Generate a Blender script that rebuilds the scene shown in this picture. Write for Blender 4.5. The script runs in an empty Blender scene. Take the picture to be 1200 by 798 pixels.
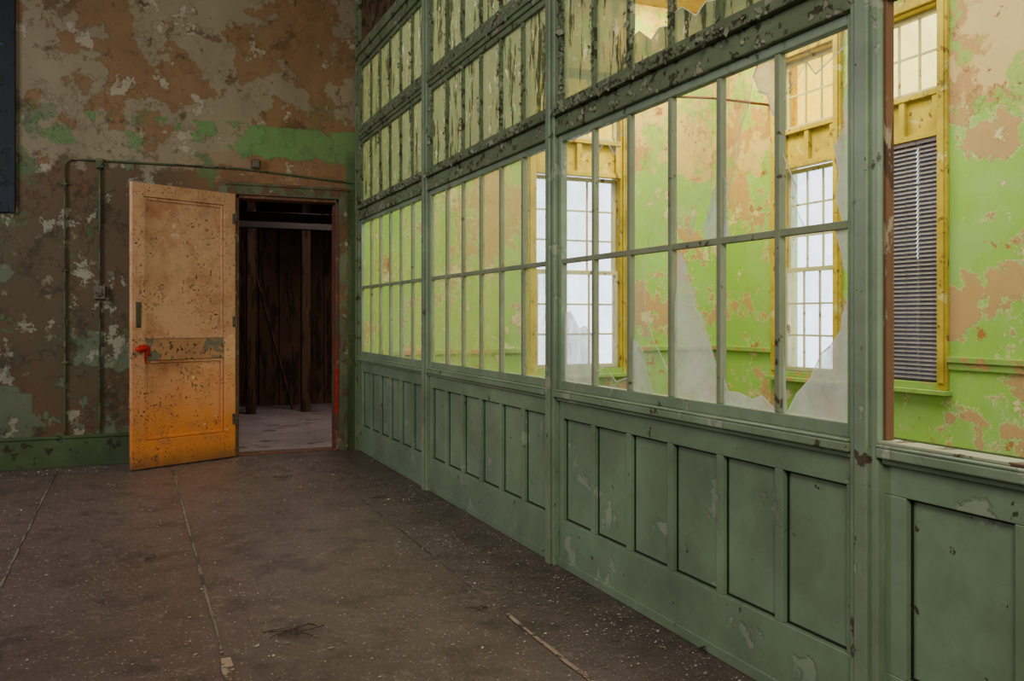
import bpy, bmesh, math, random
from mathutils import Vector, Matrix
from mathutils import noise as mn
random.seed(7)
S = bpy.context.scene
COL = S.collection
F = 1028.0; TH = math.atan(446/F); H = 1.3; D0 = 2.06
YB = 8.55; XF = 6.33

def lin(c):
    return tuple(((v/255)/12.92 if v/255 <= .04045 else ((v/255+.055)/1.055)**2.4) for v in c)+(1,)

# ---------------------------------------------------------------- materials
class NT:
    def __init__(s, name):
        s.m = bpy.data.materials.new(name); s.m.use_nodes = True
        s.t = s.m.node_tree; s.t.nodes.clear()
        s.out = s.t.nodes.new('ShaderNodeOutputMaterial')
        g = s.t.nodes.new('ShaderNodeNewGeometry'); s.pos = g.outputs['Position']
        s.k = 0
    def n(s, typ, **kw):
        nd = s.t.nodes.new(typ)
        for a, b in kw.items(): setattr(nd, a, b)
        return nd
    def link(s, a, b): s.t.links.new(a, b)
    def setin(s, sock, v):
        if isinstance(v, bpy.types.NodeSocket): s.link(v, sock)
        else: sock.default_value = v
    def mapping(s, scale=(1,1,1), loc=(0,0,0)):
        m = s.n('ShaderNodeMapping'); s.link(s.pos, m.inputs['Vector'])
        m.inputs['Scale'].default_value = scale; m.inputs['Location'].default_value = loc
        return m.outputs[0]
    def noise(s, scale, detail=6, rough=.6, dist=0, stretch=(1,1,1), seed=None):
        s.k += 1
        if seed is None: seed = s.k*7.31
        n = s.n('ShaderNodeTexNoise'); s.link(s.mapping(stretch, (seed, seed*.7, seed*.3)), n.inputs['Vector'])
        n.inputs['Scale'].default_value = scale; n.inputs['Detail'].default_value = detail
        n.inputs['Roughness'].default_value = rough; n.inputs['Distortion'].default_value = dist
        return n.outputs[0]
    def step(s, v, thr, soft=.01, inv=False):
        m = s.n('ShaderNodeMapRange'); s.setin(m.inputs['Value'], v)
        m.inputs['From Min'].default_value = thr-soft; m.inputs['From Max'].default_value = thr+soft
        if inv: m.inputs['To Min'].default_value = 1; m.inputs['To Max'].default_value = 0
        return m.outputs[0]
    def math(s, op, a, b=0.0):
        m = s.n('ShaderNodeMath', operation=op); s.setin(m.inputs[0], a); s.setin(m.inputs[1], b); return m.outputs[0]
    def mix(s, f, a, b, bt='MIX'):
        m = s.n('ShaderNodeMix', data_type='RGBA', blend_type=bt)
        s.setin(m.inputs[0], f); s.setin(m.inputs[6], a); s.setin(m.inputs[7], b); return m.outputs[2]
    def bump(s, h, strength=.5, dist=.01):
        b = s.n('ShaderNodeBump'); s.link(h, b.inputs['Height']); b.inputs['Strength'].default_value = strength
        b.inputs['Distance'].default_value = dist; return b.outputs[0]
    def bsdf(s, col, rough=.7, normal=None, metal=0, spec=.3):
        b = s.n('ShaderNodeBsdfPrincipled'); s.setin(b.inputs['Base Color'], col)
        s.setin(b.inputs['Roughness'], rough); b.inputs['Metallic'].default_value = metal
        b.inputs['Specular IOR Level'].default_value = spec
        if normal: s.link(normal, b.inputs['Normal'])
        s.link(b.outputs[0], s.out.inputs[0]); return b

def paint(name, base, layers, rough=.65, grime=.35, gscale=2.5, bump=.6, spec=.3, stretch=(1,1,1), metal=0):
    """layers: (colour, threshold, scale, detail) patches of another coat showing through"""
    t = NT(name)
    n0 = t.noise(3, 4)
    c = t.mix(n0, lin([v*.86 for v in base]), lin([min(255, v*1.12) for v in base]))
    hsum = None
    for (col, thr, sc, det) in layers:
        m = t.step(t.noise(sc, det, .62, .1, stretch), thr, .012)
        c = t.mix(m, c, lin(col))
        hsum = m if hsum is None else t.math('MAXIMUM', hsum, m)
    g = t.step(t.noise(gscale, 8, .7), .52, .18)
    c = t.mix(t.math('MULTIPLY', g, grime), c, lin([v*.4 for v in base]))
    fine = t.noise(60, 4)
    h = t.math('MULTIPLY', fine, .15)
    if hsum is not None: h = t.math('SUBTRACT', h, hsum)
    t.bsdf(c, rough, t.bump(h, bump, .006), metal, spec)
    return t.m

def wall_paint_main():
    t = NT('peeling_wall_main')
    sep = t.n('ShaderNodeSeparateXYZ'); t.link(t.pos, sep.inputs[0]); z = sep.outputs[2]; x = sep.outputs[0]
    # upper: tan plaster under grey-beige remains
    big = t.noise(.95, 14, .65, 0)
    up = t.mix(t.noise(3, 10, .74), lin((166,126,84)), lin((116,94,66)))
    up = t.mix(t.step(t.noise(1.8, 13, .70), .53, .03), up, lin((144,114,80)))
    m1 = t.step(big, .50, .005)
    up = t.mix(t.math('MULTIPLY', m1, .92), up, t.mix(t.noise(2.0, 10, .7), lin((172,162,132)), lin((132,124,98))))
    m1b = t.step(t.noise(2.6, 14, .70), .59, .008)
    up = t.mix(t.math('MULTIPLY', m1b, .8), up, lin((110,86,60)))
    m1c = t.step(t.noise(3.2, 14, .68), .61, .005)
    up = t.mix(t.math('MULTIPLY', m1c, .95), up, lin((180,172,146)))
    up = t.mix(t.math('MULTIPLY', t.step(t.noise(7, 10, .72), .615, .02), .7), up, lin((86,68,48)))
    # lower: dark olive-brown, pale green-grey remains, cream chips
    n2 = t.noise(1.4, 14, .66, 0)
    m2 = t.step(n2, .538, .005)
    lo = t.mix(t.step(t.noise(1.6, 12, .72), .5, .12), lin((92,88,64)), lin((100,84,60)))
    lo = t.mix(t.step(t.noise(.9, 10, .70), .55, .08), lo, lin((112,82,56)))
    lo = t.mix(t.math('MULTIPLY', m2, .88), lo, t.mix(t.noise(4,8,.7), lin((124,140,112)), lin((92,110,82))))
    m3 = t.step(t.noise(2.9, 14, .68), .582, .005)
    lo = t.mix(t.math('MULTIPLY', m3, .92), lo, lin((170,168,146)))
    m4 = t.step(t.noise(6, 13, .70), .61, .008)
    lo = t.mix(t.math('MULTIPLY', m4, .75), lo, lin((150,144,120)))
    m5 = t.step(t.noise(4, 13, .70), .62, .008)
    lo = t.mix(t.math('MULTIPLY', m5, .8), lo, lin((124,78,50)))
    lo = t.mix(t.math('MULTIPLY', t.step(t.noise(3, 13, .74), .58, .03), .75), lo, lin((62,52,38)))
    wob = t.math('MULTIPLY', t.math('SUBTRACT', t.noise(1.3, 14, .68), .5), 1.1)
    zz = t.math('ADD', z, wob)
    c = t.mix(t.step(zz, 2.68, .02), lo, up)
    near = t.math('MULTIPLY', t.step(x, .75, .5), t.step(zz, 2.45, .1))
    near = t.math('MULTIPLY', near, t.step(zz, 2.86, .02, True))
    c = t.mix(t.math('MULTIPLY', near, .8), c, t.mix(t.noise(6,12,.74), lin((176,126,84)), lin((118,96,68))))
    # green band, whole near the corner, broken farther out
    nb_ = t.noise(2.6, 14, .68)
    wob2 = t.math('MULTIPLY', t.math('SUBTRACT', nb_, .5), .42)
    zb = t.math('ADD', z, wob2)
    band = t.math('MULTIPLY', t.step(zb, 2.83, .006), t.step(t.math('ADD', z, t.math('MULTIPLY', wob2, .3)), 3.12, .006, True))
    gap = t.step(t.math('ADD', t.noise(2.2, 14, .69), t.math('MULTIPLY', t.step(x, .8, .7), .16)), .555, .006)
    band = t.math('MULTIPLY', t.math('MULTIPLY', band, gap), .92)
    c = t.mix(band, c, t.mix(t.noise(5, 8), lin((122,166,98)), lin((90,132,76))))
    st_ = t.math('MULTIPLY', t.step(t.noise(2.0, 14, .68), .588, .006), t.step(z, 3.2, .3, True))
    c = t.mix(t.math('MULTIPLY', st_, .75), c, lin((86,120,74)))
    cor = t.math('MULTIPLY', t.step(x, 1.93, .015), t.step(z, 2.9, .05, True))
    c = t.mix(cor, c, lin((92,116,76)))
    g = t.step(t.noise(.8, 11, .74, 0, (1,1,.5)), .50, .16)
    c = t.mix(t.math('MULTIPLY', g, .36), c, lin((54,47,36)))
    c = t.mix(t.math('MULTIPLY', t.step(x, -.35, 1.0, True), .38), c, lin((46,43,32)))  # darker toward the left, light falloff put into the wall colour
    h = t.math('ADD', t.math('ADD', m1, m2), t.math('ADD', m3, t.math('MULTIPLY', t.noise(40, 5), .3)))
    h = t.math('ADD', h, t.math('ADD', band, m1c))
    t.bsdf(c, .7, t.bump(h, .6, .007), 0, .3)
    return t.m

def wall_paint_sunroom():
    t = NT('peeling_wall_sunroom')
    sep = t.n('ShaderNodeSeparateXYZ'); t.link(t.pos, sep.inputs[0]); z = sep.outputs[2]; y = sep.outputs[1]
    g = t.mix(t.noise(1.6, 10, .72), lin((120,176,66)), lin((160,196,100)))
    g = t.mix(t.math('MULTIPLY', t.step(t.noise(1.2, 13, .70), .54, .04), .5), g, lin((152,192,124)))
    n1 = t.noise(1.6, 15, .68, 0)
    m1 = t.step(n1, .540, .006)
    g = t.mix(t.math('MULTIPLY', m1, .92), g, t.mix(t.noise(3, 10, .7), lin((200,164,124)), lin((168,128,94))))
    e1 = t.math('MULTIPLY', t.step(n1, .528, .004), t.step(n1, .539, .003, True))
    g = t.mix(t.math('MULTIPLY', e1, .85), g, lin((222,218,178)))
    m2 = t.step(t.noise(3.0, 14, .70), .60, .007)
    g = t.mix(m2, g, lin((210,200,156)))
    m3 = t.step(t.noise(4.5, 13, .72), .630, .010)
    g = t.mix(t.math('MULTIPLY', m3, .9), g, lin((166,98,70)))
    zz = t.math('ADD', z, t.math('MULTIPLY', t.math('SUBTRACT', t.noise(1.3, 14, .68), .5), 1.5))
    up = t.mix(t.step(t.noise(1.5, 14, .70), .52, .008), lin((200,176,126)), lin((176,140,98)))
    up = t.mix(t.step(t.noise(3.5, 13, .72), .60, .012), up, lin((144,98,66)))
    up = t.mix(t.math('MULTIPLY', t.step(t.noise(1.9, 14, .69), .54, .008), .85), up, lin((140,178,84)))
    c = t.mix(t.step(zz, 3.0, .010), g, up)
    h = t.math('ADD', t.math('ADD', m1, m2), t.math('MULTIPLY', t.noise(40, 5), .3))
    t.bsdf(c, .7, t.bump(h, .7, .008), 0, .25)
    return t.m

def floor_mat():
    t = NT('worn_linoleum_floor')
    c = t.mix(t.noise(1.6, 11, .76), lin((74,62,60)), lin((114,98,94)))
    c = t.mix(t.step(t.noise(.7, 9, .7), .5, .12), c, t.mix(.5, c, lin((78,62,52))))
    c = t.mix(t.math('MULTIPLY', t.step(t.noise(12, 10, .76), .60, .05), .55), c, lin((142,128,120)))
    c = t.mix(t.step(t.noise(75, 3, .6), .665, .012), c, lin((188,180,166)))
    c = t.mix(t.step(t.noise(34, 4, .7), .66, .02), c, lin((42,36,34)))
    c = t.mix(t.math('MULTIPLY', t.step(t.noise(4, 11, .77), .56, .05), .6), c, lin((54,44,42)))
    w = t.n('ShaderNodeTexBrick'); t.link(t.mapping(), w.inputs['Vector'])
    w.inputs['Scale'].default_value = 1; w.inputs['Brick Width'].default_value = .92; w.inputs['Row Height'].default_value = 1.83
    w.inputs['Mortar Size'].default_value = .002
    c = t.mix(t.math('MULTIPLY', w.outputs['Fac'], .4), c, lin((50,44,42)))
    h = t.math('ADD', t.noise(20, 10, .75), t.math('MULTIPLY', t.noise(90, 3), .5))
    t.bsdf(c, .42, t.bump(h, .4, .008), 0, .6)
    return t.m

def glass(name, dirt, tint=(200,205,190), lo=.0, streak=False, dark=None, trans=(.96,.98,.95,1), tlf=.5, refl=.05):
    t = NT(name)
    n = t.noise(7, 8, .7, .2, (1,1,.5) if streak else (1,1,1))
    m = t.n('ShaderNodeMapRange'); t.link(n, m.inputs[0])
    m.inputs['From Min'].default_value = .3; m.inputs['From Max'].default_value = .7
    m.inputs['To Min'].default_value = lo; m.inputs['To Max'].default_value = min(1, dirt*2-lo)
    col = t.mix(t.noise(6, 8, .7), lin(tint), lin([v*.74 for v in tint]))
    fac = m.outputs[0]
    if dark:
        dm = t.step(t.noise(9, 12, .70, .1, (1.4,1.4,.22)), dark, .015)
        col = t.mix(t.math('MULTIPLY', dm, .88), col, lin((58,62,46)))
        lm = t.step(t.noise(16, 8, .74, 0, (1,1,.5)), .60, .02); col = t.mix(lm, col, lin((206,212,190)))
        fac = t.math('MAXIMUM', fac, dm)
    d = t.n('ShaderNodeBsdfDiffuse'); t.link(col, d.inputs[0])
    tl = t.n('ShaderNodeBsdfTranslucent'); t.link(col, tl.inputs[0])
    a = t.n('ShaderNodeMixShader'); a.inputs[0].default_value = tlf
    t.link(d.outputs[0], a.inputs[1]); t.link(tl.outputs[0], a.inputs[2])
    tr = t.n('ShaderNodeBsdfTransparent'); tr.inputs[0].default_value = trans
    b = t.n('ShaderNodeMixShader'); t.link(fac, b.inputs[0]); t.link(tr.outputs[0], b.inputs[1]); t.link(a.outputs[0], b.inputs[2])
    gl = t.n('ShaderNodeBsdfGlossy'); gl.inputs['Roughness'].default_value = .08
    e = t.n('ShaderNodeMixShader'); e.inputs[0].default_value = refl
    t.link(b.outputs[0], e.inputs[1]); t.link(gl.outputs[0], e.inputs[2]); t.link(e.outputs[0], t.out.inputs[0])
    return t.m

M = {}
M['wall'] = wall_paint_main()
M['sun'] = wall_paint_sunroom()
M['floor'] = floor_mat()
M['green'] = paint('partition_green', (138,160,130), [((92,78,60),.66,9,10), ((172,184,158),.63,5,10)], grime=.45, rough=.42, spec=.5)
M['panel'] = paint('wainscot_green', (132,157,127), [((80,68,52),.67,14,10), ((158,176,150),.62,3.5,11)], grime=.5, gscale=1.6, rough=.38, spec=.55)
M['edge_shade'] = paint('panel_edge_shade', (42,50,40), [((70,60,44),.66,14,8)], grime=.5)  # shade at the recessed panel edges, put into a dark colour
M['peel'] = paint('peeling_green_trim', (116,132,98), [((72,62,46),.595,11,13), ((160,162,140),.60,9,13)], grime=.45, bump=.9)
M['peeldark'] = paint('peeling_upper_boards', (104,86,62), [((64,48,36),.54,6,10), ((126,128,98),.62,5,9)], grime=.5, bump=1)
M['muntin'] = paint('muntin_green', (146,156,126), [((90,74,54),.64,16,8)], grime=.35)
M['sunframe'] = paint('yellowed_window_paint', (200,176,62), [((136,98,52),.61,11,9), ((212,202,130),.62,7,8)], grime=.55)
M['dado'] = paint('green_chair_rail', (142,178,92), [((186,146,104),.57,6,9)], grime=.35)
M['sash'] = paint('sash_bars', (196,194,166), [((120,96,64),.62,11,9)], grime=.35)
def leaf_mat():
    t = NT('orange_door_paint')
    sep = t.n('ShaderNodeSeparateXYZ'); t.link(t.pos, sep.inputs[0]); z = sep.outputs[2]
    c = t.mix(t.noise(1.8, 9, .68), lin((206,154,114)), lin((220,178,142)))
    low = t.step(t.math('ADD', z, t.math('MULTIPLY', t.noise(2.5, 9, .7), .8)), 1.05, .35, True)
    c = t.mix(low, c, lin((222,136,64)))
    c = t.mix(t.step(t.noise(2.2, 10, .72), .57, .10), c, lin((178,120,82)))
    m1 = t.step(t.noise(46, 7, .68), .60, .012)
    m1 = t.math('MULTIPLY', m1, t.step(t.noise(3, 8, .7), .46, .05)); c = t.mix(m1, c, lin((82,62,48)))
    m2 = t.step(t.noise(12, 13, .72), .64, .008); c = t.mix(m2, c, lin((96,90,76)))
    m3 = t.step(t.noise(5, 12, .70), .65, .01); c = t.mix(m3, c, lin((232,196,158)))
    c = t.mix(t.math('MULTIPLY', t.step(t.math('ADD', z, t.math('MULTIPLY', t.noise(6, 8), .15)), .17, .08, True), .7), c, lin((88,74,50)))
    h = t.math('SUBTRACT', t.math('MULTIPLY', t.noise(50, 4), .2), t.math('MAXIMUM', m1, m2))
    t.bsdf(c, .45, t.bump(h, .8, .006), 0, .35); return t.m
M['leaf'] = leaf_mat()
M['leafgrey'] = paint('scraped_lock_rail', (194,144,102), [((126,122,108),.54,5,13), ((96,70,50),.60,26,9)], rough=.5, grime=.3)
M['frame'] = paint('door_frame_paint', (98,106,78), [((112,80,56),.53,9,9), ((160,150,124),.64,10,9)], grime=.5)
M['jamb'] = paint('jamb_rust', (118,80,60), [((150,124,100),.6,10,9), ((84,96,70),.62,6,8)], grime=.5)
M['base'] = paint('baseboard_green', (78,94,60), [((58,48,36),.60,8,9)], grime=.5)
M['wood'] = paint('bare_brown_wood', (126,90,62), [((84,60,42),.56,9,9), ((170,154,124),.62,12,8)], grime=.4, stretch=(1,1,.3))
M['palesill'] = paint('pale_chipped_sill', (176,184,156), [((104,80,58),.54,9,10)], grime=.3)
M['darkwood'] = paint('dark_old_wood', (106,78,56), [((62,48,38),.55,5,9)], grime=.5, stretch=(3,3,.4))
M['beam'] = paint('dusty_beam', (66,58,52), [((46,42,40),.6,6,8)], grime=.5)
M['pfloor'] = paint('dusty_passage_floor', (184,168,164), [((140,122,116),.60,2.5,9), ((200,190,188),.64,4,9)], grime=.35)
M['ceil'] = paint('ceiling_plaster', (176,156,124), [((132,98,68),.58,2,9)], grime=.4)
M['navy'] = paint('dark_blue_board_paint', (26,32,44), [((24,28,34),.55,4,8), ((46,66,84),.68,6,8)], grime=.4)
M['iron'] = paint('worn_iron', (104,96,84), [((84,60,44),.56,16,8)], rough=.5, metal=.3)
M['pipe'] = paint('painted_conduit', (80,96,66), [((70,60,44),.54,7,8), ((120,108,80),.6,5,8)], grime=.4)
M['red'] = paint('red_cloth', (196,34,24), [((140,16,12),.58,30,5)], grime=.25)
M['blind'] = paint('charcoal_slats', (112,106,124), [((132,124,138),.66,20,5)], rough=.45, grime=.2)
M['strip'] = paint('pale_seam_strip', (168,146,126), [((96,80,70),.52,9,9)], grime=.4)
M['seam'] = paint('dark_seam', (126,114,106), [((84,74,70),.52,6,9)], grime=.4)
M['flake'] = paint('fallen_flakes', (190,182,166), [((126,140,112),.52,3,5), ((116,96,80),.56,4,5)], grime=.2)
M['flakegreen'] = paint('hanging_flakes', (140,148,122), [((80,72,54),.54,7,5)], grime=.3)
M['debris'] = paint('dark_debris', (60,50,44), [((100,86,74),.6,30,5)], grime=.3)
M['rust'] = paint('rusty_red_pipe', (128,72,52), [((90,58,44),.55,18,8)], grime=.3)
M['g_clear'] = glass('glass_clear', .05, (210,214,200))
M['g_haze'] = glass('glass_hazy', .17, (226,230,212), .03, streak=True)
M['g_frost'] = glass('glass_frosted', .66, (234,240,244), .40, tlf=.6)
M['g_dirty'] = glass('glass_caked', .93, (158,172,134), .86, True, dark=.56, tlf=.42)
M['g_bay'] = glass('glass_filmed', .38, (214,222,150), .10, tlf=.65, streak=True)
M['g_edge'] = glass('glass_broken_edge', .95, (244,248,246), .9, tlf=.5)
M['g_out'] = glass('glass_window', .12, (214,222,240))
M['g_yellow'] = glass('glass_yellow_glow', .16, (240,206,80), trans=(1,.78,.18,1))  # warm yellow light on the transoms put into the glass tint
M['g_pale_yellow'] = glass('glass_pale_glow', .14, (240,216,140), trans=(1,.88,.44,1))  # paler warm transom light, also put into the glass tint

# ---------------------------------------------------------------- mesh helpers
def add_box(bm, x0, x1, y0, y1, z0, z1, mi=0):
    vs = [bm.verts.new((x, y, z)) for x in (x0, x1) for y in (y0, y1) for z in (z0, z1)]
    for f in [(0,1,3,2),(4,6,7,5),(0,4,5,1),(2,3,7,6),(0,2,6,4),(1,5,7,3)]:
        fc = bm.faces.new([vs[i] for i in f]); fc.material_index = mi
    return vs

def finish(bm, name, mats, parent=None, bevel=0, loc=None, smooth=False):
    bmesh.ops.recalc_face_normals(bm, faces=bm.faces)
    me = bpy.data.meshes.new(name); bm.to_mesh(me); bm.free()
    for m in (mats if isinstance(mats, (list, tuple)) else [mats]): me.materials.append(M[m])
    ob = bpy.data.objects.new(name, me); COL.objects.link(ob)
    if parent: ob.parent = parent
    if loc: ob.location = loc
    if bevel:
        b = ob.modifiers.new('bevel', 'BEVEL'); b.width = bevel; b.segments = 2; b.limit_method = 'ANGLE'
    if smooth:
        for p in me.polygons: p.use_smooth = True
    return ob

def boxes(name, lst, mats, parent=None, bevel=0, loc=None):
    bm = bmesh.new()
    for b in lst: add_box(bm, *b)
    return finish(bm, name, mats, parent, bevel, loc)

def tag(o, label, cat, structure=False, group=None, kind=None):
    o['label'] = label; o['category'] = cat
    if structure: o['kind'] = 'structure'
    if kind: o['kind'] = kind
    if group: o['group'] = group
    return o

def empty(name, loc):
    e = bpy.data.objects.new(name, None); e.location = loc; e.empty_display_size = .1; COL.objects.link(e); return e

def tube(name, pts, r, mat, parent=None, res=4):
    cu = bpy.data.curves.new(name, 'CURVE'); cu.dimensions = '3D'; cu.bevel_depth = r; cu.bevel_resolution = res
    sp = cu.splines.new('POLY'); sp.points.add(len(pts)-1)
    for i, p in enumerate(pts): sp.points[i].co = (*p, 1)
    tmp = bpy.data.objects.new(name, cu)
    COL.objects.link(tmp)
    dg = bpy.context.evaluated_depsgraph_get(); me = bpy.data.meshes.new_from_object(tmp.evaluated_get(dg))
    bpy.data.objects.remove(tmp)
    ob = bpy.data.objects.new(name, me); me.materials.clear(); me.materials.append(M[mat]); COL.objects.link(ob)
    for p in me.polygons: p.use_smooth = True
    if parent: ob.parent = parent
    return ob

def wall_with_holes(axis, p0, p1, a0, a1, z0, z1, holes):
    out = []; cur = a0
    def bx(u0, u1, v0, v1):
        if u1-u0 < 1e-4 or v1-v0 < 1e-4: return
        out.append((p0, p1, u0, u1, v0, v1) if axis == 'x' else (u0, u1, p0, p1, v0, v1))
    for (h0, h1, zb, zt) in sorted(holes):
        bx(cur, h0, z0, z1); bx(h0, h1, z0, zb); bx(h0, h1, zt, z1); cur = h1
    bx(cur, a1, z0, z1)
    return out

ZC = 4.85
YR = -3.0
XL = -3.6
# ---------------------------------------------------------------- room shell
tag(boxes('floor', [(XL-.2, XF+.25, YR-.2, YB+.22, -.15, 0)], 'floor'), 'worn dark brown linoleum floor scattered with flakes', 'floor', True)
tag(boxes('floor_passage', [(-.6, 3.2, YB+.22, 13.6, -.15, 0)], 'pfloor'), 'dusty pale floor of the dark passage beyond the doorway', 'floor', True)
tag(boxes('ceiling', [(XL-.2, XF+.25, YR-.2, YB+.22, ZC, ZC+.15)], 'ceil'), 'stained plaster ceiling over both rooms', 'ceiling', True)
DX0, DX1, DZ = .90, 1.86, 2.45
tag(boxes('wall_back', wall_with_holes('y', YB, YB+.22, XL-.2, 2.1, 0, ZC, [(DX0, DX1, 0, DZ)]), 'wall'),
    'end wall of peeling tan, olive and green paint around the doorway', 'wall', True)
AX0, AX1 = 3.98, 5.06
WZ0, WZ1, WZ2, WZ3 = .74, 2.86, 3.27, 4.02
tag(boxes('wall_back_sunroom', wall_with_holes('y', YB, YB+.22, 2.1, XF+.25, 0, ZC, [(AX0, AX1, WZ0, WZ3)]), 'sun'),
    'sunlit green and tan peeling wall at the end of the glazed room', 'wall', True)
BW = [(6.63, 7.44), (5.42, 6.23), (3.2, 4.0), (1.4, 2.2)]
tag(boxes('wall_far', wall_with_holes('x', XF, XF+.25, YR-.2, YB, 0, ZC, [(a, b, WZ0, WZ3) for a, b in BW]), 'sun'),
    'sunlit peeling green outer wall with tall windows', 'wall', True)
tag(boxes('wall_left', [(XL-.2, XL, YR, YB, 0, ZC)], 'wall'), 'peeling plaster side wall', 'wall', True)
tag(boxes('wall_rear', [(XL-.2, XF+.25, YR-.2, YR, 0, ZC)], 'wall'), 'peeling plaster rear wall', 'wall', True)
tag(boxes('baseboard_back', [(XL, DX0-.09, YB-.03, YB, 0, .25), (XL, DX0-.09, YB-.04, YB, .25, .275)], 'base', bevel=.004), 'tall dark green baseboard with a moulded cap', 'baseboard', True)
tag(boxes('baseboard_far', [(XF-.03, XF, YR, YB, 0, .22)], 'base', bevel=.004), 'green baseboard under the tall windows', 'baseboard', True)
railseg = []; cur = YR
for a, b in sorted(BW):
    railseg.append((XF-.035, XF, cur, a-.1, .92, .97)); railseg.append((XF-.02, XF, cur, a-.1, .86, .92)); cur = b+.1
railseg.append((XF-.035, XF, cur, YB, .92, .97))
tag(boxes('trim_1', railseg, 'dado', bevel=.005), 'moulded green chair rail on the sunlit wall', 'chair rail', True)
tag(boxes('trim_2', [(2.2, AX0-.12, YB-.035, YB, .92, .97), (AX1+.12, XF-.04, YB-.035, YB, .92, .97)], 'dado', bevel=.005), 'moulded green chair rail on the sunlit end wall', 'chair rail', True)

# passage behind the doorway
boards = []
x = -.6
while x < 3.2:
    w = random.uniform(.22, .34); boards.append((x, x+w-.010, 13.28+random.uniform(0, .03), 13.4, 0, 3.2)); x += w
tag(boxes('wall_passage_back', boards+[(-.6, 3.2, 13.4, 13.5, 0, 3.2)], 'darkwood'), 'dark vertical board wall at the passage end', 'wall', True)
tag(boxes('wall_passage_left', [(-.7, -.6, YB+.22, 13.5, 0, 3.2)], 'darkwood'), 'dark side wall of the passage', 'wall', True)
tag(boxes('wall_passage_right', [(3.2, 3.3, YB+.22, 13.5, 0, 3.2)], 'darkwood'), 'dark side wall of the passage', 'wall', True)
tag(boxes('ceiling_passage', [(-.7, 3.3, YB+.22, 13.5, 3.2, 3.3)], 'darkwood'), 'dark boarded ceiling of the passage', 'ceiling', True)
for i, (yy, zz) in enumerate([(9.9, 2.36), (11.3, 2.42)]):
    tag(boxes('trim_%d' % (3+i), [(-.6, 3.2, yy, yy+.1, zz, zz+.1)], 'beam', bevel=.006), 'dusty dark cross beam in the dim passage', 'beam', True)
k = 5
for px in (1.42, 2.15):
    tag(boxes('trim_%d' % k, [(px, px+.12, 12.2, 12.32, 0, 3.2)], 'darkwood', bevel=.006), 'dark timber post in the passage', 'post', True); k += 1
def plank(name, a, b, w, t, mat):
    a, b = Vector(a), Vector(b); d = b-a; L = d.length
    bm = bmesh.new(); add_box(bm, -w/2, w/2, -t/2, t/2, 0, L)
    o = finish(bm, name, mat, bevel=.004)
    o.rotation_mode = 'QUATERNION'; o.rotation_quaternion = d.to_track_quat('Z', 'Y'); o.location = a; return o
tag(plank('brace', (2.1, 12.62, .0), (1.45, 12.62, 2.4), .09, .03, 'darkwood'), 'dark diagonal timber brace behind the passage posts', 'timber brace')

# door frame
tag(boxes('trim_7', [(DX0-.085, DX0, YB-.035, YB, 0, DZ+.085), (DX1, DX1+.085, YB-.035, YB, 0, DZ+.085), (DX0, DX1, YB-.035, YB, DZ, DZ+.085),
    (DX0-.097, DX1+.097, YB-.05, YB, DZ+.085, DZ+.11)], 'frame', bevel=.004), 'chipped green and brown door casing with moulded head', 'door frame', True)
tag(boxes('trim_8', [(DX0, DX0+.025, YB, YB+.2, 0, DZ), (DX1-.025, DX1, YB, YB+.2, 0, DZ), (DX0, DX1, YB, YB+.2, DZ-.03, DZ), (DX0, DX1, YB, YB+.2, 0, .012)], 'jamb', bevel=.003), 'rust-brown door jamb lining and threshold', 'door jamb', True)
tag(boxes('red_tape_strip', [(DX1-.029, DX1-.024, YB-.004, YB+.012, .36, 1.08), (DX1-.03, DX1-.008, YB-.012, YB-.004, .36, .80)], 'red'), 'strip of red tape stuck on the door jamb', 'tape')
tag(boxes('strike_plate', [(DX1+.008, DX1+.045, YB-.046, YB-.035, .88, 1.1), (DX1+.014, DX1+.034, YB-.05, YB-.046, .95, 1.02)], 'iron', bevel=.003), 'tarnished metal strike plate on the door casing', 'strike plate')

# ---------------------------------------------------------------- door leaf
door = empty('door_1', (.885, YB-.06, .012)); door.rotation_euler = (0, 0, math.radians(206.5))
tag(door, 'open orange-brown panelled wooden door with scratched peeling paint', 'door', True)
LW, LH, LT = .985, 2.435, .045
st = .115
zr = [(0, .235), (.92, 1.10), (LH-.115, LH)]
bx = [(0, st, -LT, 0, 0, LH), (LW-st, LW, -LT, 0, 0, LH)]
for z0, z1 in (zr[0], zr[2]): bx.append((st, LW-st, -LT, 0, z0, z1))
boxes('door_frame', bx, 'leaf', door, .003)
boxes('lock_rail', [(st, LW-st, -LT, 0, *zr[1])], 'leafgrey', door, .003)
for z0, z1 in ((zr[0][1], zr[1][0]), (zr[1][1], zr[2][0])):
    boxes('door_panel', [(st, LW-st, -LT+.012, -.028, z0, z1)], 'leaf', door)
    q = .026
    boxes('moulding', [(st+.004, st+q, -.028, -.010, z0+.004, z1-.004), (LW-st-q, LW-st-.004, -.028, -.010, z0+.004, z1-.004), (st+q, LW-st-q, -.028, -.010, z0+.004, z0+q), (st+q, LW-st-q, -.028, -.010, z1-q, z1-.004)], 'leaf', door, .004)
lk = boxes('lock_plate', [(LW-.080, LW-.034, 0, .005, 1.20, 1.42), (LW-.066, LW-.048, .005, .010, 1.34, 1.39), (LW-.062, LW-.052, .005, .008, 1.25, 1.28)], 'iron', door, .003); lk['label'] = 'worn rusted lock plate'
bm = bmesh.new()
bmesh.ops.create_cone(bm, cap_ends=True, segments=20, radius1=.012, radius2=.012, depth=.05, matrix=Matrix.Translation((LW-.055, .03, 1.02)) @ Matrix.Rotation(math.pi/2, 4, 'X'))
bmesh.ops.create_uvsphere(bm, u_segments=20, v_segments=12, radius=.03, matrix=Matrix.Translation((LW-.055, .065, 1.02)) @ Matrix.Diagonal((1, .7, 1, 1)))
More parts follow.
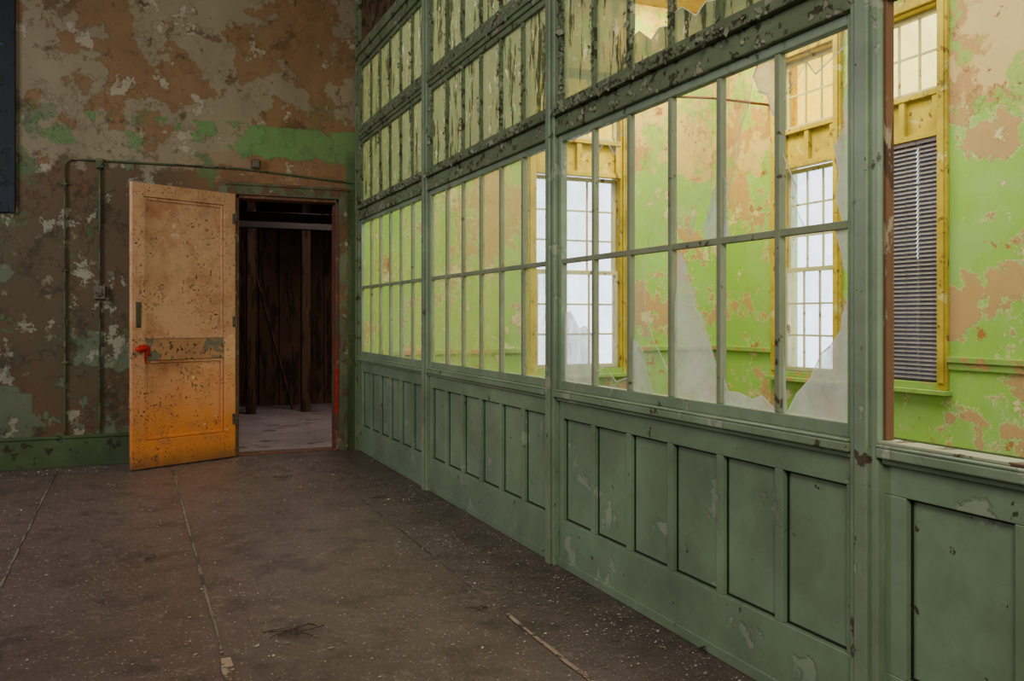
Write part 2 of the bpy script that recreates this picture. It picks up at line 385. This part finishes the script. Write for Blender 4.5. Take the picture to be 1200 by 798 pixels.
kn = finish(bm, 'door_knob', 'iron', door, smooth=True); kn['label'] = 'worn rusty round knob'
for hz in (.3, 1.2, 2.15):
    boxes('hinge', [(-.012, .03, -.002, .006, hz, hz+.1), (-.016, -.002, -.008, .01, hz-.006, hz+.106)], 'iron', door, .003)
bm = bmesh.new()
bmesh.ops.create_icosphere(bm, subdivisions=3, radius=.046)
for v in bm.verts:
    k2 = 1+.3*mn.noise(v.co*24); v.co = Vector((v.co.x*1.35*k2, v.co.y*.62*k2, v.co.z*.66*k2))
for dx, L in ((-.02, .13), (-.045, .07)):
    segs = 8; prev = None
    for i in range(segs+1):
        tt = i/segs; cx = dx*(1+tt*.3)+.005*math.sin(tt*6+dx*50); cz = -tt*L; w = .016*(1-.3*tt); cy = .012*math.sin(tt*5)
        a = bm.verts.new((cx-w, cy, cz)); b = bm.verts.new((cx+w, cy+.01, cz-.004))
        if prev: bm.faces.new((prev[0], prev[1], b, a))
        prev = (a, b)
rag = finish(bm, 'red_rag', 'red', smooth=True)
a = math.radians(206.5)
lx, ly = LW-.05, .085
rag.location = (.885+lx*math.cos(a)-ly*math.sin(a), YB-.06+lx*math.sin(a)+ly*math.cos(a), 1.04); rag.rotation_euler = (0, 0, a)
tag(rag, 'crumpled bright red rag tied on the door knob', 'rag')

# ---------------------------------------------------------------- conduits on the back wall
def child_world(o, p):
    o.parent = p; o.matrix_parent_inverse = Matrix.Translation(p.location).inverted(); return o
c1 = empty('wall_conduit', (-.53, YB, .28)); tag(c1, 'green painted conduit looping across the peeling wall', 'pipe')
yy = YB-.022
child_world(tube('pipe', [(-.53, yy, .28), (-.53, yy, 2.62), (-.51, yy, 2.66), (-.47, yy, 2.68), (.9, yy, 2.69), (1.1, yy, 2.68), (1.98, yy, 2.62)], .009, 'pipe'), c1)
for z in (.9, 1.7, 2.45): child_world(boxes('bracket', [(-.555, -.505, YB-.033, YB, z, z+.02)], 'pipe', bevel=.003), c1)
c2 = empty('wall_conduit', (-.255, YB, .28)); tag(c2, 'green vertical conduit with a dark switch box', 'pipe')
child_world(tube('pipe', [(-.255, yy, .28), (-.255, yy, 2.668)], .010, 'pipe'), c2)
child_world(boxes('switch_box', [(-.30, -.21, YB-.06, YB, 1.46, 1.58), (-.275, -.235, YB-.068, YB-.06, 1.49, 1.55)], 'iron', bevel=.006), c2)
child_world(boxes('junction_box', [(-.285, -.225, YB-.05, YB, 2.61, 2.7)], 'pipe', bevel=.006), c2)
sb = empty('bell_box', (1.02, YB, 2.69)); tag(sb, 'small dark electrical box above the doorway', 'electrical box')
child_world(boxes('housing', [(1.03, 1.11, YB-.06, YB, 2.70, 2.785)], 'iron', bevel=.008), sb)
child_world(boxes('cover', [(1.04, 1.10, YB-.068, YB-.06, 2.71, 2.775)], 'iron', bevel=.003), sb)
nb = empty('notice_board', (-1.5, YB, 2.2)); tag(nb, 'tall dark blue painted board hung on the wall', 'board')
child_world(boxes('panel', [(-2.0, -.95, YB-.03, YB, 2.24, 4.6)], 'navy'), nb)
child_world(boxes('frame', [(-2.05, -2.0, YB-.045, YB, 2.19, 4.65), (-.95, -.905, YB-.045, YB, 2.19, 4.65), (-2.0, -.95, YB-.045, YB, 2.19, 2.24), (-2.0, -.95, YB-.045, YB, 4.6, 4.65)], 'navy', bevel=.005), nb)

# ---------------------------------------------------------------- partition
P = [-2.33, -.16, 2.01, 4.18, 6.35, 8.50]
HW = .055
XP = D0
BD = .02      # partition depth behind its face
w = [(XP+.024, XP+.04, YR, YB, 0, .915)]
w.append((XP, XP+.024, YR, YB, 0, .245)); w.append((XP, XP+.024, YR, YB, .775, .915))
shade_strips = []
for i in range(len(P)-1):
    y0, y1 = P[i]+HW, P[i+1]-HW
    n, hw, en = (5, .025, .075) if i < 2 else (6, .02, .045)
    pw = (y1-y0-2*en-(n-1)*2*hw)/n
    w.append((XP, XP+.024, y0-2*HW, y0+en, .245, .775)); w.append((XP, XP+.024, y1-en, y1, .245, .775))
    for j in range(n):
        a0 = y0+en+j*(pw+2*hw); a1 = a0+pw
        if j < n-1: w.append((XP, XP+.024, a1, a1+2*hw, .245, .775))
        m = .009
        shade_strips += [(XP+.021, XP+.024, a0, a0+m, .245, .775), (XP+.021, XP+.024, a1-m, a1, .245, .775), (XP+.021, XP+.024, a0+m, a1-m, .245, .245+m), (XP+.021, XP+.024, a0+m, a1-m, .775-m, .775)]
wr = tag(boxes('wall_right', w, 'panel', bevel=.003), 'green wooden wainscot with tall recessed panels under the glazing', 'wall', True)
boxes('panel_shade_strip', shade_strips, 'edge_shade', wr)  # thin dark strips painted as the shade line around each panel
tag(boxes('baseboard_right', [(XP-.012, XP, YR, YB, 0, .045)], 'panel', bevel=.004), 'low green base strip along the wainscot', 'baseboard', True)
k = 9
for i, p in enumerate(P):
    y1 = min(p+HW, YB)
    tag(boxes('trim_%d' % k, [(XP-.03, XP+BD, p-HW, y1, 0, ZC), (XP-.045, XP-.03, p-HW*.45, min(p+HW*.45, YB), 0, ZC)], 'green' if i != 5 else 'peel', bevel=.004),
        'full-height green wooden partition post', 'post', True, group='partition posts'); k += 1
def seg(z0, z1, xo, xi): return [(XP-xo, XP+xi, P[i]+HW, P[i+1]-HW, z0, z1) for i in range(len(P)-1)]
tag(boxes('trim_%d' % k, seg(.865, .885, .018, .0)+seg(.885, .915, .04, .0)+seg(.915, .925, .04, BD+.02), 'green', bevel=.005), 'moulded green sill rail below the glazing', 'sill', True); k += 1
tag(boxes('trim_%d' % k, seg(2.25, 2.30, .03, BD)+seg(2.30, 2.35, .015, BD)+seg(2.35, 2.385, .045, BD), 'peel', bevel=.006), 'moulded header beam with peeling green paint', 'beam', True); k += 1
tag(boxes('trim_%d' % k, seg(3.03, 3.13, .02, BD)+seg(3.06, 3.10, .035, .0), 'peel', bevel=.006), 'peeling rail between the transom rows', 'rail', True); k += 1
tag(boxes('trim_%d' % k, seg(3.76, 3.84, .03, BD)+seg(3.84, 3.93, .05, BD), 'peel', bevel=.006), 'peeling top beam over the transoms', 'beam', True); k += 1
bo = []; yy2 = YR
while yy2 < YB:
    bo.append((XP+random.uniform(-.004, .004), XP+.03, yy2, min(yy2+.14, YB)-.006, 3.93, ZC)); yy2 += .14
tag(boxes('wall_right_upper', bo, 'peeldark'), 'brown peeling boarding above the transoms', 'wall', True)

FULL = [(0,0),(1,0),(1,1),(0,1)]
GM = ['g_clear', 'g_haze', 'g_frost', 'g_dirty', 'g_bay', 'g_edge']
def pane_poly(bm, x, y0, y1, z0, z1, poly, mi):
    # u: 0 = far end, 1 = near end
    P3 = [Vector((x, y1+(y0-y1)*u, z0+(z1-z0)*v)) for u, v in poly]
    f = bm.faces.new([bm.verts.new(p) for p in P3]); f.material_index = mi
    if len(poly) == 4: return
    n = len(poly)
    for i in range(n):
        (u0, v0), (u1, v1) = poly[i], poly[(i+1) % n]
        if (u0 == u1 and u0 in (0, 1)) or (v0 == v1 and v0 in (0, 1)): continue
        a, b = P3[i], P3[(i+1) % n]; d = b-a
        if d.length < 1e-4: continue
        s = Vector((0, -d.z, d.y)).normalized()*.0030*random.uniform(.5, 1.3)
        off = Vector((-.001, 0, 0))
        q = bm.faces.new([bm.verts.new(p) for p in (a-s+off, b-s*.5+off, b+s*.5+off, a+s+off)]); q.material_index = 5
def jag(a, b, n, amp):
    a, b = Vector(a), Vector(b); d = b-a; nrm = Vector((-d.y, d.x)); out = []
    for i in range(n+1):
        t = (i+(random.uniform(-.35, .35) if 0 < i < n else 0))/n; q = a+d*t
        if 0 < i < n: q = q+nrm*random.uniform(.3, 1)*amp*(1 if i % 2 else -1)
        out.append((min(1, max(0, q.x)), min(1, max(0, q.y))))
    return out
def glazing(n, bay, z0, z1, rows, content, mat_frame, mat_m, label, fr=.035, mw=.013):
    y0, y1 = P[bay]+HW, P[bay+1]-HW
    e = empty('window_%d' % n, (XP+.03, (y0+y1)/2, z0)); tag(e, label, 'window', True)
    xa, xb = XP-.006, XP+.03
    child_world(boxes('frame', [(xa, xb, y0, y0+fr, z0, z1), (xa, xb, y1-fr, y1, z0, z1), (xa, xb, y0+fr, y1-fr, z0, z0+fr+.01), (xa, xb, y0+fr, y1-fr, z1-fr, z1)], mat_frame, bevel=.003), e)
    gy0, gy1, gz0, gz1 = y0+fr, y1-fr, z0+fr+.01, z1-fr
    b = []; cols = 6; sy = (gy1-gy0)/cols; sz = (gz1-gz0)/rows
    for j in range(1, cols): b.append((xa+.004, xb-.002, gy0+j*sy-mw, gy0+j*sy+mw, gz0, gz1))
    for j in range(1, rows):
        for q in range(cols): b.append((xa+.006, xb-.004, gy0+q*sy+(mw if q else 0), gy0+(q+1)*sy-(mw if q < cols-1 else 0), gz0+j*sz-mw, gz0+j*sz+mw))
    child_world(boxes('muntins', b, mat_m, bevel=.003), e)
    bm = bmesh.new()
    for r in range(rows):
        for c in range(cols):         # c 0 = far end
            ya, yb_ = gy1-(c+1)*sy+.002, gy1-c*sy-.002
            for (poly, mi) in content(r, c): pane_poly(bm, XP+.014, ya, yb_, gz0+r*sz, gz0+(r+1)*sz, poly, mi)
    child_world(finish(bm, 'glass', GM), e)
    return e

def cont_haze(r, c):
    q = random.random()
    if q < .16: return [([(0,0)]+jag((1,0),(0,.8),4,.10), 4)]
    if q < .28: return [(FULL, 1)]
    return [(FULL, 4)]
def cont_b3(r, c):
    U = r == 1
    if U:
        return {0: [(FULL, 0)],
                1: [([(0,1)]+jag((0,.8),(1,.86),4,.10)+[(1,1)], 1)],
                2: [(FULL, 1)],
                3: [([(0,1)]+jag((0,.02),(.95,.28),5,.12)+[(1,.4),(1,1)], 1), ([(1,0),(1,.36),(.84,.32),(.76,.18),(.66,.12),(.70,0)], 2)],
                4: [([(0,1),(0,.02),(.14,.2),(.16,.34),(.30,.5),(.34,.66),(.50,.78),(.56,.93),(.64,1)], 1), ([(.64,1),(.58,.93),(.66,.84),(.80,.80),(.88,.68),(1,.64),(1,1)], 2), ([(0,0),(.16,0),(.05,.22),(.12,.34),(0,.42)], 2)],
                5: [([(1,0),(1,.78),(.90,.62),(.92,.50),(.78,.42),(.84,.26),(.80,.14),(.90,0)], 2), ([(0,1),(0,.72),(.4,.9),(.52,.82),(1,.93),(1,1)], 1), ([(0,0),(.38,0),(.20,.16),(.24,.24),(0,.48)], 1)]}[c]
    return {0: [([(0,0),(1,0),(1,.36),(.7,.46),(.5,.44),(.2,.58),(0,.56)], 2)],
            1: [([(0,0),(1,0),(1,.10),(.6,.05),(.3,.16),(0,.10)], 1)],
            2: [([(0,0),(1,0),(1,.12),(.52,.40),(.36,.62),(.30,.98),(.16,1),(0,1)], 1), ([(0,0),(.55,0),(.40,.16),(.30,.30),(0,.40)], 2)],
            3: [([(0,0),(1,0),(1,.14),(.88,.26),(.76,.40),(.62,.54),(.48,.60),(.46,.70),(.34,.78),(.30,.88),(.14,.97),(.12,.80),(.05,.60),(0,.62)], 2)],
            4: [([(0,0),(.95,0),(.72,.08),(.55,.05),(.32,.08),(.12,.08),(0,.20)], 2)],
            5: [([(.10,0),(1,0),(1,.66),(.88,.54),(.86,.46),(.72,.38),(.60,.34),(.44,.20),(.26,.12)], 2), ([(1,1),(.78,1),(.86,.88),(.9,.78),(1,.74)], 2), ([(0,0),(.10,0),(.06,.3),(0,.5)], 2)]}[c]
def cont_up(r, c): return [(FULL, 3)] if random.random() > .05 else [([(0,1)]+jag((0,.12),(1,.2),4,.10)+[(1,1)], 3)]
def cont_up3(r, c):
    if c in (2, 3): return [([(0,0),(1,0),(1,.16),(.7,.20),(.5,.14),(.2,.26),(0,.24)], 3), ([(0,1)]+jag((0,.86),(1,.8),4,.08)+[(1,1)], 3)]
    return [(FULL, 3)]
wn = 1
for bay, ct in ((4, cont_haze), (3, cont_haze), (2, cont_b3)):
    glazing(wn, bay, .925, 2.25, 2, ct, 'green', 'muntin', 'two-row green multi-pane partition window with hazy glass' if bay > 2 else 'green multi-pane partition window with broken jagged panes'); wn += 1
for bay in (4, 3, 2, 1):
    for (z0, z1) in ((2.385, 3.03), (3.13, 3.76)):
        glazing(wn, bay, z0, z1, 1, cont_up3 if (bay == 2 and z0 < 3) else cont_up, 'peel', 'peel', 'transom row of caked panes in peeling frames', mw=.016); wn += 1
y0, y1 = P[1]+HW, P[2]-HW
tag(boxes('trim_%d' % k, [(XP-.008, XP+.024, y1-.012, y1, .935, 2.25), (XP-.008, XP+.024, y0, y0+.012, .935, 2.25), (XP-.008, XP+.024, y0+.012, y1-.012, 2.238, 2.25)], 'wood', bevel=.003),
    'bare brown wooden reveal of the missing sash', 'window opening', True); k += 1
tag(boxes('trim_%d' % k, [(XP-.03, XP+.045, y0, y1, .925, .935)], 'palesill', bevel=.003), 'pale chipped sill under the missing sash', 'sill', True); k += 1
tag(boxes('wall_right_rear', [(XP, XP+.03, YR, P[1]-HW, .925, 2.25)], 'panel'), 'green boarded partition section', 'wall', True)

# ---------------------------------------------------------------- outer windows
def outer_window(n, a0, a1, on_far, label, tg='g_out'):
    def T(lst):
        o = []
        for (u0, u1, d0, d1, z0, z1) in lst:      # d measured outward from room face (negative = into the room)
            o.append((XF+d0, XF+d1, u0, u1, z0, z1) if on_far else (u0, u1, YB+d0, YB+d1, z0, z1))
        return o
    e = empty('window_%d' % n, (XF, (a0+a1)/2, WZ0) if on_far else ((a0+a1)/2, YB, WZ0)); tag(e, label, 'window', True)
    c = .1
    child_world(boxes('casing', T([(a0-c, a0, -.035, 0, WZ0-.06, WZ3+c), (a1, a1+c, -.035, 0, WZ0-.06, WZ3+c), (a0, a1, -.035, 0, WZ3, WZ3+c),
        (a0-c+.02, a0-.02, -.05, -.035, WZ0, WZ3+c), (a1+.02, a1+c-.02, -.05, -.035, WZ0, WZ3+c),
        (a0, a0+.02, 0, .2, WZ0, WZ3), (a1-.02, a1, 0, .2, WZ0, WZ3), (a0, a1, 0, .2, WZ3-.02, WZ3)]), 'sunframe', bevel=.004), e)
    child_world(boxes('sill', T([(a0-c-.03, a1+c+.03, -.09, 0, WZ0-.1, WZ0-.06), (a0, a1, -.02, .2, WZ0-.06, WZ0)]), 'dado', bevel=.005), e)
    m = (a0+a1)/2
    child_world(boxes('spandrel_panel', T([(a0+.02, a1-.02, .04, .09, WZ1, WZ2), (a0+.02, a1-.02, -.01, .04, WZ1, WZ1+.05), (a0+.02, a1-.02, -.01, .04, WZ2-.05, WZ2),
        (a0+.02, a0+.08, .0, .04, WZ1+.05, WZ2-.05), (a1-.08, a1-.02, .0, .04, WZ1+.05, WZ2-.05), (m-.03, m+.03, .0, .04, WZ1+.05, WZ2-.05)]), 'sunframe', bevel=.004), e)
    zm = (WZ0+WZ1)/2
    def sash(z0, z1, rows, cols, d, nm, g='g_out'):
        u0, u1 = a0+.02, a1-.02; f = .045
        b = [(u0, u0+f, d, d+.04, z0, z1), (u1-f, u1, d, d+.04, z0, z1), (u0+f, u1-f, d, d+.04, z0, z0+f), (u0+f, u1-f, d, d+.04, z1-f, z1)]
        for j in range(1, cols):
            q = u0+f+(u1-u0-2*f)*j/cols; b.append((q-.010, q+.010, d+.010, d+.030, z0+f, z1-f))
        for j in range(1, rows):
            q = z0+f+(z1-z0-2*f)*j/rows; b.append((u0+f, u1-f, d+.012, d+.028, q-.010, q+.010))
        child_world(boxes(nm, T(b), 'sash', bevel=.002), e)
        child_world(boxes('glass', T([(u0+f, u1-f, d+.018, d+.024, z0+f, z1-f)]), g), e)
    sash(WZ0, zm+.02, 3, 3, .06, 'sash'); sash(zm-.02, WZ1, 3, 3, .105, 'sash'); sash(WZ2, WZ3-.02, 2, 3, .08, 'transom_sash', tg)
outer_window(wn, AX0, AX1, False, 'tall yellow-framed sash window glowing with daylight', 'g_yellow'); wn += 1
for i, (a, b) in enumerate(BW):
    outer_window(wn, a, b, True, 'tall yellow-framed sash window with transom light' if i != 1 else 'tall yellow-framed window behind charcoal blinds', 'g_yellow' if i == 0 else 'g_pale_yellow'); wn += 1
for (b0, b1) in ((5.442, 5.666), (5.672, 6.21)):
    e = empty('venetian_blind', (XF+.03, (b0+b1)/2, WZ1)); tag(e, 'charcoal venetian blind lowered inside the yellow window', 'blind', group='window blinds')
    child_world(boxes('head_rail', [(XF+.005, XF+.045, b0, b1, WZ1-.04, WZ1)], 'blind', bevel=.003), e)
    bm = bmesh.new(); z = WZ1-.06
    while z > WZ0+.04:      # closed slats, each overlapping the one below, top edge leaning away from the room
        vs = [bm.verts.new(p) for p in ((XF+.006, b0, z-.020), (XF+.006, b1, z-.020), (XF+.013, b1, z-.012), (XF+.013, b0, z-.012), (XF+.036, b1, z+.026), (XF+.036, b0, z+.026))]
        bm.faces.new(vs[:4]); bm.faces.new((vs[3], vs[2], vs[4], vs[5]))
        z -= .038
    child_world(finish(bm, 'slats', 'blind'), e)
    child_world(boxes('bottom_rail', [(XF+.012, XF+.038, b0, b1, WZ0+.012, WZ0+.035)], 'blind', bevel=.003), e)
    for q in (.2, .8):
        yq = b0+(b1-b0)*q; child_world(tube('cord', [(XF+.003, yq, WZ1-.03), (XF+.003, yq, WZ0+.03)], .0015, 'blind'), e)
rp = tube('ceiling_pipe', [(4.55, YB, 3.6), (4.55, 7.9, 3.6), (4.6, 7.85, 3.6), (5.6, 7.6, 3.6), (XF, 7.6, 3.6)], .014, 'rust'); tag(rp, 'thin rusty pipe crossing the corner of the glazed room', 'pipe')

# ---------------------------------------------------------------- floor strips & debris
def strip(name, x, segs, wd, mat, label):
    bm = bmesh.new()
    for (y0, y1) in segs:
        n = max(2, int((y1-y0)/.12)); prev = None
        for i in range(n+1):
            yq = y0+(y1-y0)*i/n; a = x-wd/2+random.uniform(-.3, .3)*wd; b = x+wd/2+random.uniform(-.3, .3)*wd
            v = (bm.verts.new((a, yq, .004)), bm.verts.new((b, yq, .004)))
            if prev: bm.faces.new((prev[0], prev[1], v[1], v[0]))
            prev = v
    o = finish(bm, name, mat); return tag(o, label, 'floor strip', True)
strip('trim_40', -.58, [(1.5, 8.45)], .012, 'seam', 'worn seam strip in the linoleum')
strip('trim_41', .323, [(3.55, 8.45)], .013, 'seam', 'worn seam strip in the linoleum')
strip('trim_42', .323, [(1.2, 3.5)], .034, 'strip', 'pale exposed wooden strip along a floor seam')
strip('trim_43', 1.507, [(1.6, 3.55)], .02, 'strip', 'pale exposed seam beside the partition')
strip('trim_44', 1.507, [(3.9, 6.2)], .006, 'seam', 'thin worn seam beside the partition')

def scatter(name, n, fn, mat, label, cat, smin, smax, tilt=.5):
    bm = bmesh.new()
    for _ in range(n):
        p, nrm = fn(); s = random.uniform(smin, smax)*(1 if random.random() < .9 else 1.8); m = random.randint(4, 6)
        up = Vector(nrm); t1 = up.orthogonal().normalized(); t2 = up.cross(t1)
        tl = random.uniform(0, tilt); an = random.uniform(0, 6.28)
        vs = []
        for i in range(m):
            a_ = an+i*6.283/m; r = s*random.uniform(.5, 1)
            lift = (math.cos(a_-an)+1)*.5*tl*s
            vs.append(bm.verts.new(Vector(p)+t1*math.cos(a_)*r+t2*math.sin(a_)*r*.8+up*(lift+.001)))
        bm.faces.new(vs)
    return tag(finish(bm, name, mat), label, cat, kind='stuff')
def f_floor():
    if random.random() < .35: return (XP-abs(random.gauss(0, .35))-.03, random.uniform(.8, 8.4), .002), (0,0,1)
    if random.random() < .3: return (random.uniform(-2, 1.9), YB-.1-abs(random.gauss(0, .3)), .002), (0,0,1)
    return (random.uniform(-1.6, 2.0), random.uniform(1.0, 8.4), .002), (0,0,1)
scatter('paint_flakes', 7500, f_floor, 'flake', 'small pale paint flakes scattered over the floor', 'paint flakes', .0025, .009)
def f_part():
    q = random.random()
    yq = random.uniform(1.2, 8.4)
    if q < .16: return (XP-.046, yq, random.uniform(2.35, 2.385)), (-1,0,0)
    if q < .26: return (XP-.036, yq, random.uniform(3.04, 3.12)), (-1,0,0)
    if q < .30: return (XP-.031, yq, random.uniform(2.25, 2.3)), (-1,0,0)
    bay = random.choice((2,3,4)); a = P[bay]+HW+.035; b = P[bay+1]-HW-.035
    return (XP-.004, a+(b-a)*random.randint(0, 6)/6+random.uniform(-.022, .022), random.uniform(2.42, 3.74)), (-1,0,0)
scatter('peeling_paint', 2800, f_part, 'flakegreen', 'curling paint flakes clinging to the partition beams', 'paint flakes', .006, .018, .9)

def twig_pile(loc, r, n, label):
    bm = bmesh.new()
    for _ in range(n):
        a_ = random.gauss(.1, .5); L = random.uniform(.4, 1.3)*r; c = Vector((random.gauss(0, r*.5), random.gauss(0, r*.35), .004+random.random()*.008))
        d = Vector((math.cos(a_), math.sin(a_), random.uniform(-.03, .03))); s = Vector((-d.y, d.x, 0))*random.uniform(.0012, .004)
        bend = Vector((-d.y, d.x, 0))*random.uniform(-.2, .2)*L+Vector((0, 0, random.uniform(0, .012)))
        p = [c-d*L/2, c-d*L/5+bend*.8, c+d*L/5+bend, c+d*L/2]
        lo = [bm.verts.new(q-s) for q in p]; hi = [bm.verts.new(q+s+Vector((0,0,.003))) for q in p]
        for i in range(3): bm.faces.new((lo[i], lo[i+1], hi[i+1], hi[i]))
    o = finish(bm, 'debris_scrap', 'debris', loc=loc); return tag(o, label, 'debris')
def floor_pt(px, py):
    Dp = F*H/(py-372); lat = (px-600)/F*Dp
    return (Dp*math.sin(TH)+lat*math.cos(TH), Dp*math.cos(TH)-lat*math.sin(TH), .003)
for (px, py, r, n) in ((355, 742, .12, 9), (560, 716, .04, 7), (177, 657, .05, 7), (445, 585, .07, 7), (330, 560, .08, 7), (820, 766, .03, 6)):
    twig_pile(floor_pt(px, py), r, n, 'thin dark twigs and splinters lying on the floor')

# ---------------------------------------------------------------- lights, world, camera
wd = bpy.data.worlds.new('World'); S.world = wd; wd.use_nodes = True
bg = wd.node_tree.nodes['Background']; bg.inputs[0].default_value = (.80, .88, 1, 1); bg.inputs[1].default_value = 4.8
def area(name, loc, target, sx, sy, power, col):
    l = bpy.data.lights.new(name, 'AREA'); l.shape = 'RECTANGLE'; l.size = sx; l.size_y = sy; l.energy = power; l.color = col
    o = bpy.data.objects.new(name, l); COL.objects.link(o); o.location = loc
    o.rotation_euler = (Vector(target)-Vector(loc)).to_track_quat('-Z', 'Y').to_euler(); return o
area('sunroom_top_fill', (4.2, 4.5, 4.75), (4.2, 4.6, 0), 3.2, 6.5, 310, (1, .96, .74))  # unseen fill added under the ceiling to brighten the glazed room
area('sunroom_side_fill', (4.0, -2.6, 2.2), (5.5, 8, 2.0), 3, 3, 110, (1, .96, .80))  # unseen fill added for daylight from windows out of view
area('sunroom_corner_fill', (5.2, 7.7, 4.8), (5.6, 8.3, 1.5), .8, .8, 170, (1, .86, .20))  # unseen yellow fill added for a warm glow in the corner
area('main_rear_fill', (-.9, -1.2, 3.9), (1.8, 6.5, 1.2), 1.8, 1.6, 170, (1, .92, .80))  # unseen fill added behind the camera, for a window out of view
area('main_side_fill', (-3.0, 6.0, 3.0), (1.7, 7.2, .2), 1.6, 1.5, 95, (.98, .94, 1))  # unseen fill added on the left of the main room
area('passage_fill', (2.2, 10.6, 3.1), (1.6, 10.2, 0), 1.2, 1.2, 24, (1, .88, .84))  # unseen fill added under the passage ceiling

cam = bpy.data.cameras.new('Camera'); co = bpy.data.objects.new('Camera', cam); COL.objects.link(co)
cam.sensor_width = 36; cam.lens = F/1200*36; cam.shift_y = -27/1200
co.location = (0, 0, H); co.rotation_euler = (math.pi/2, 0, -TH); cam.clip_end = 100
S.camera = co
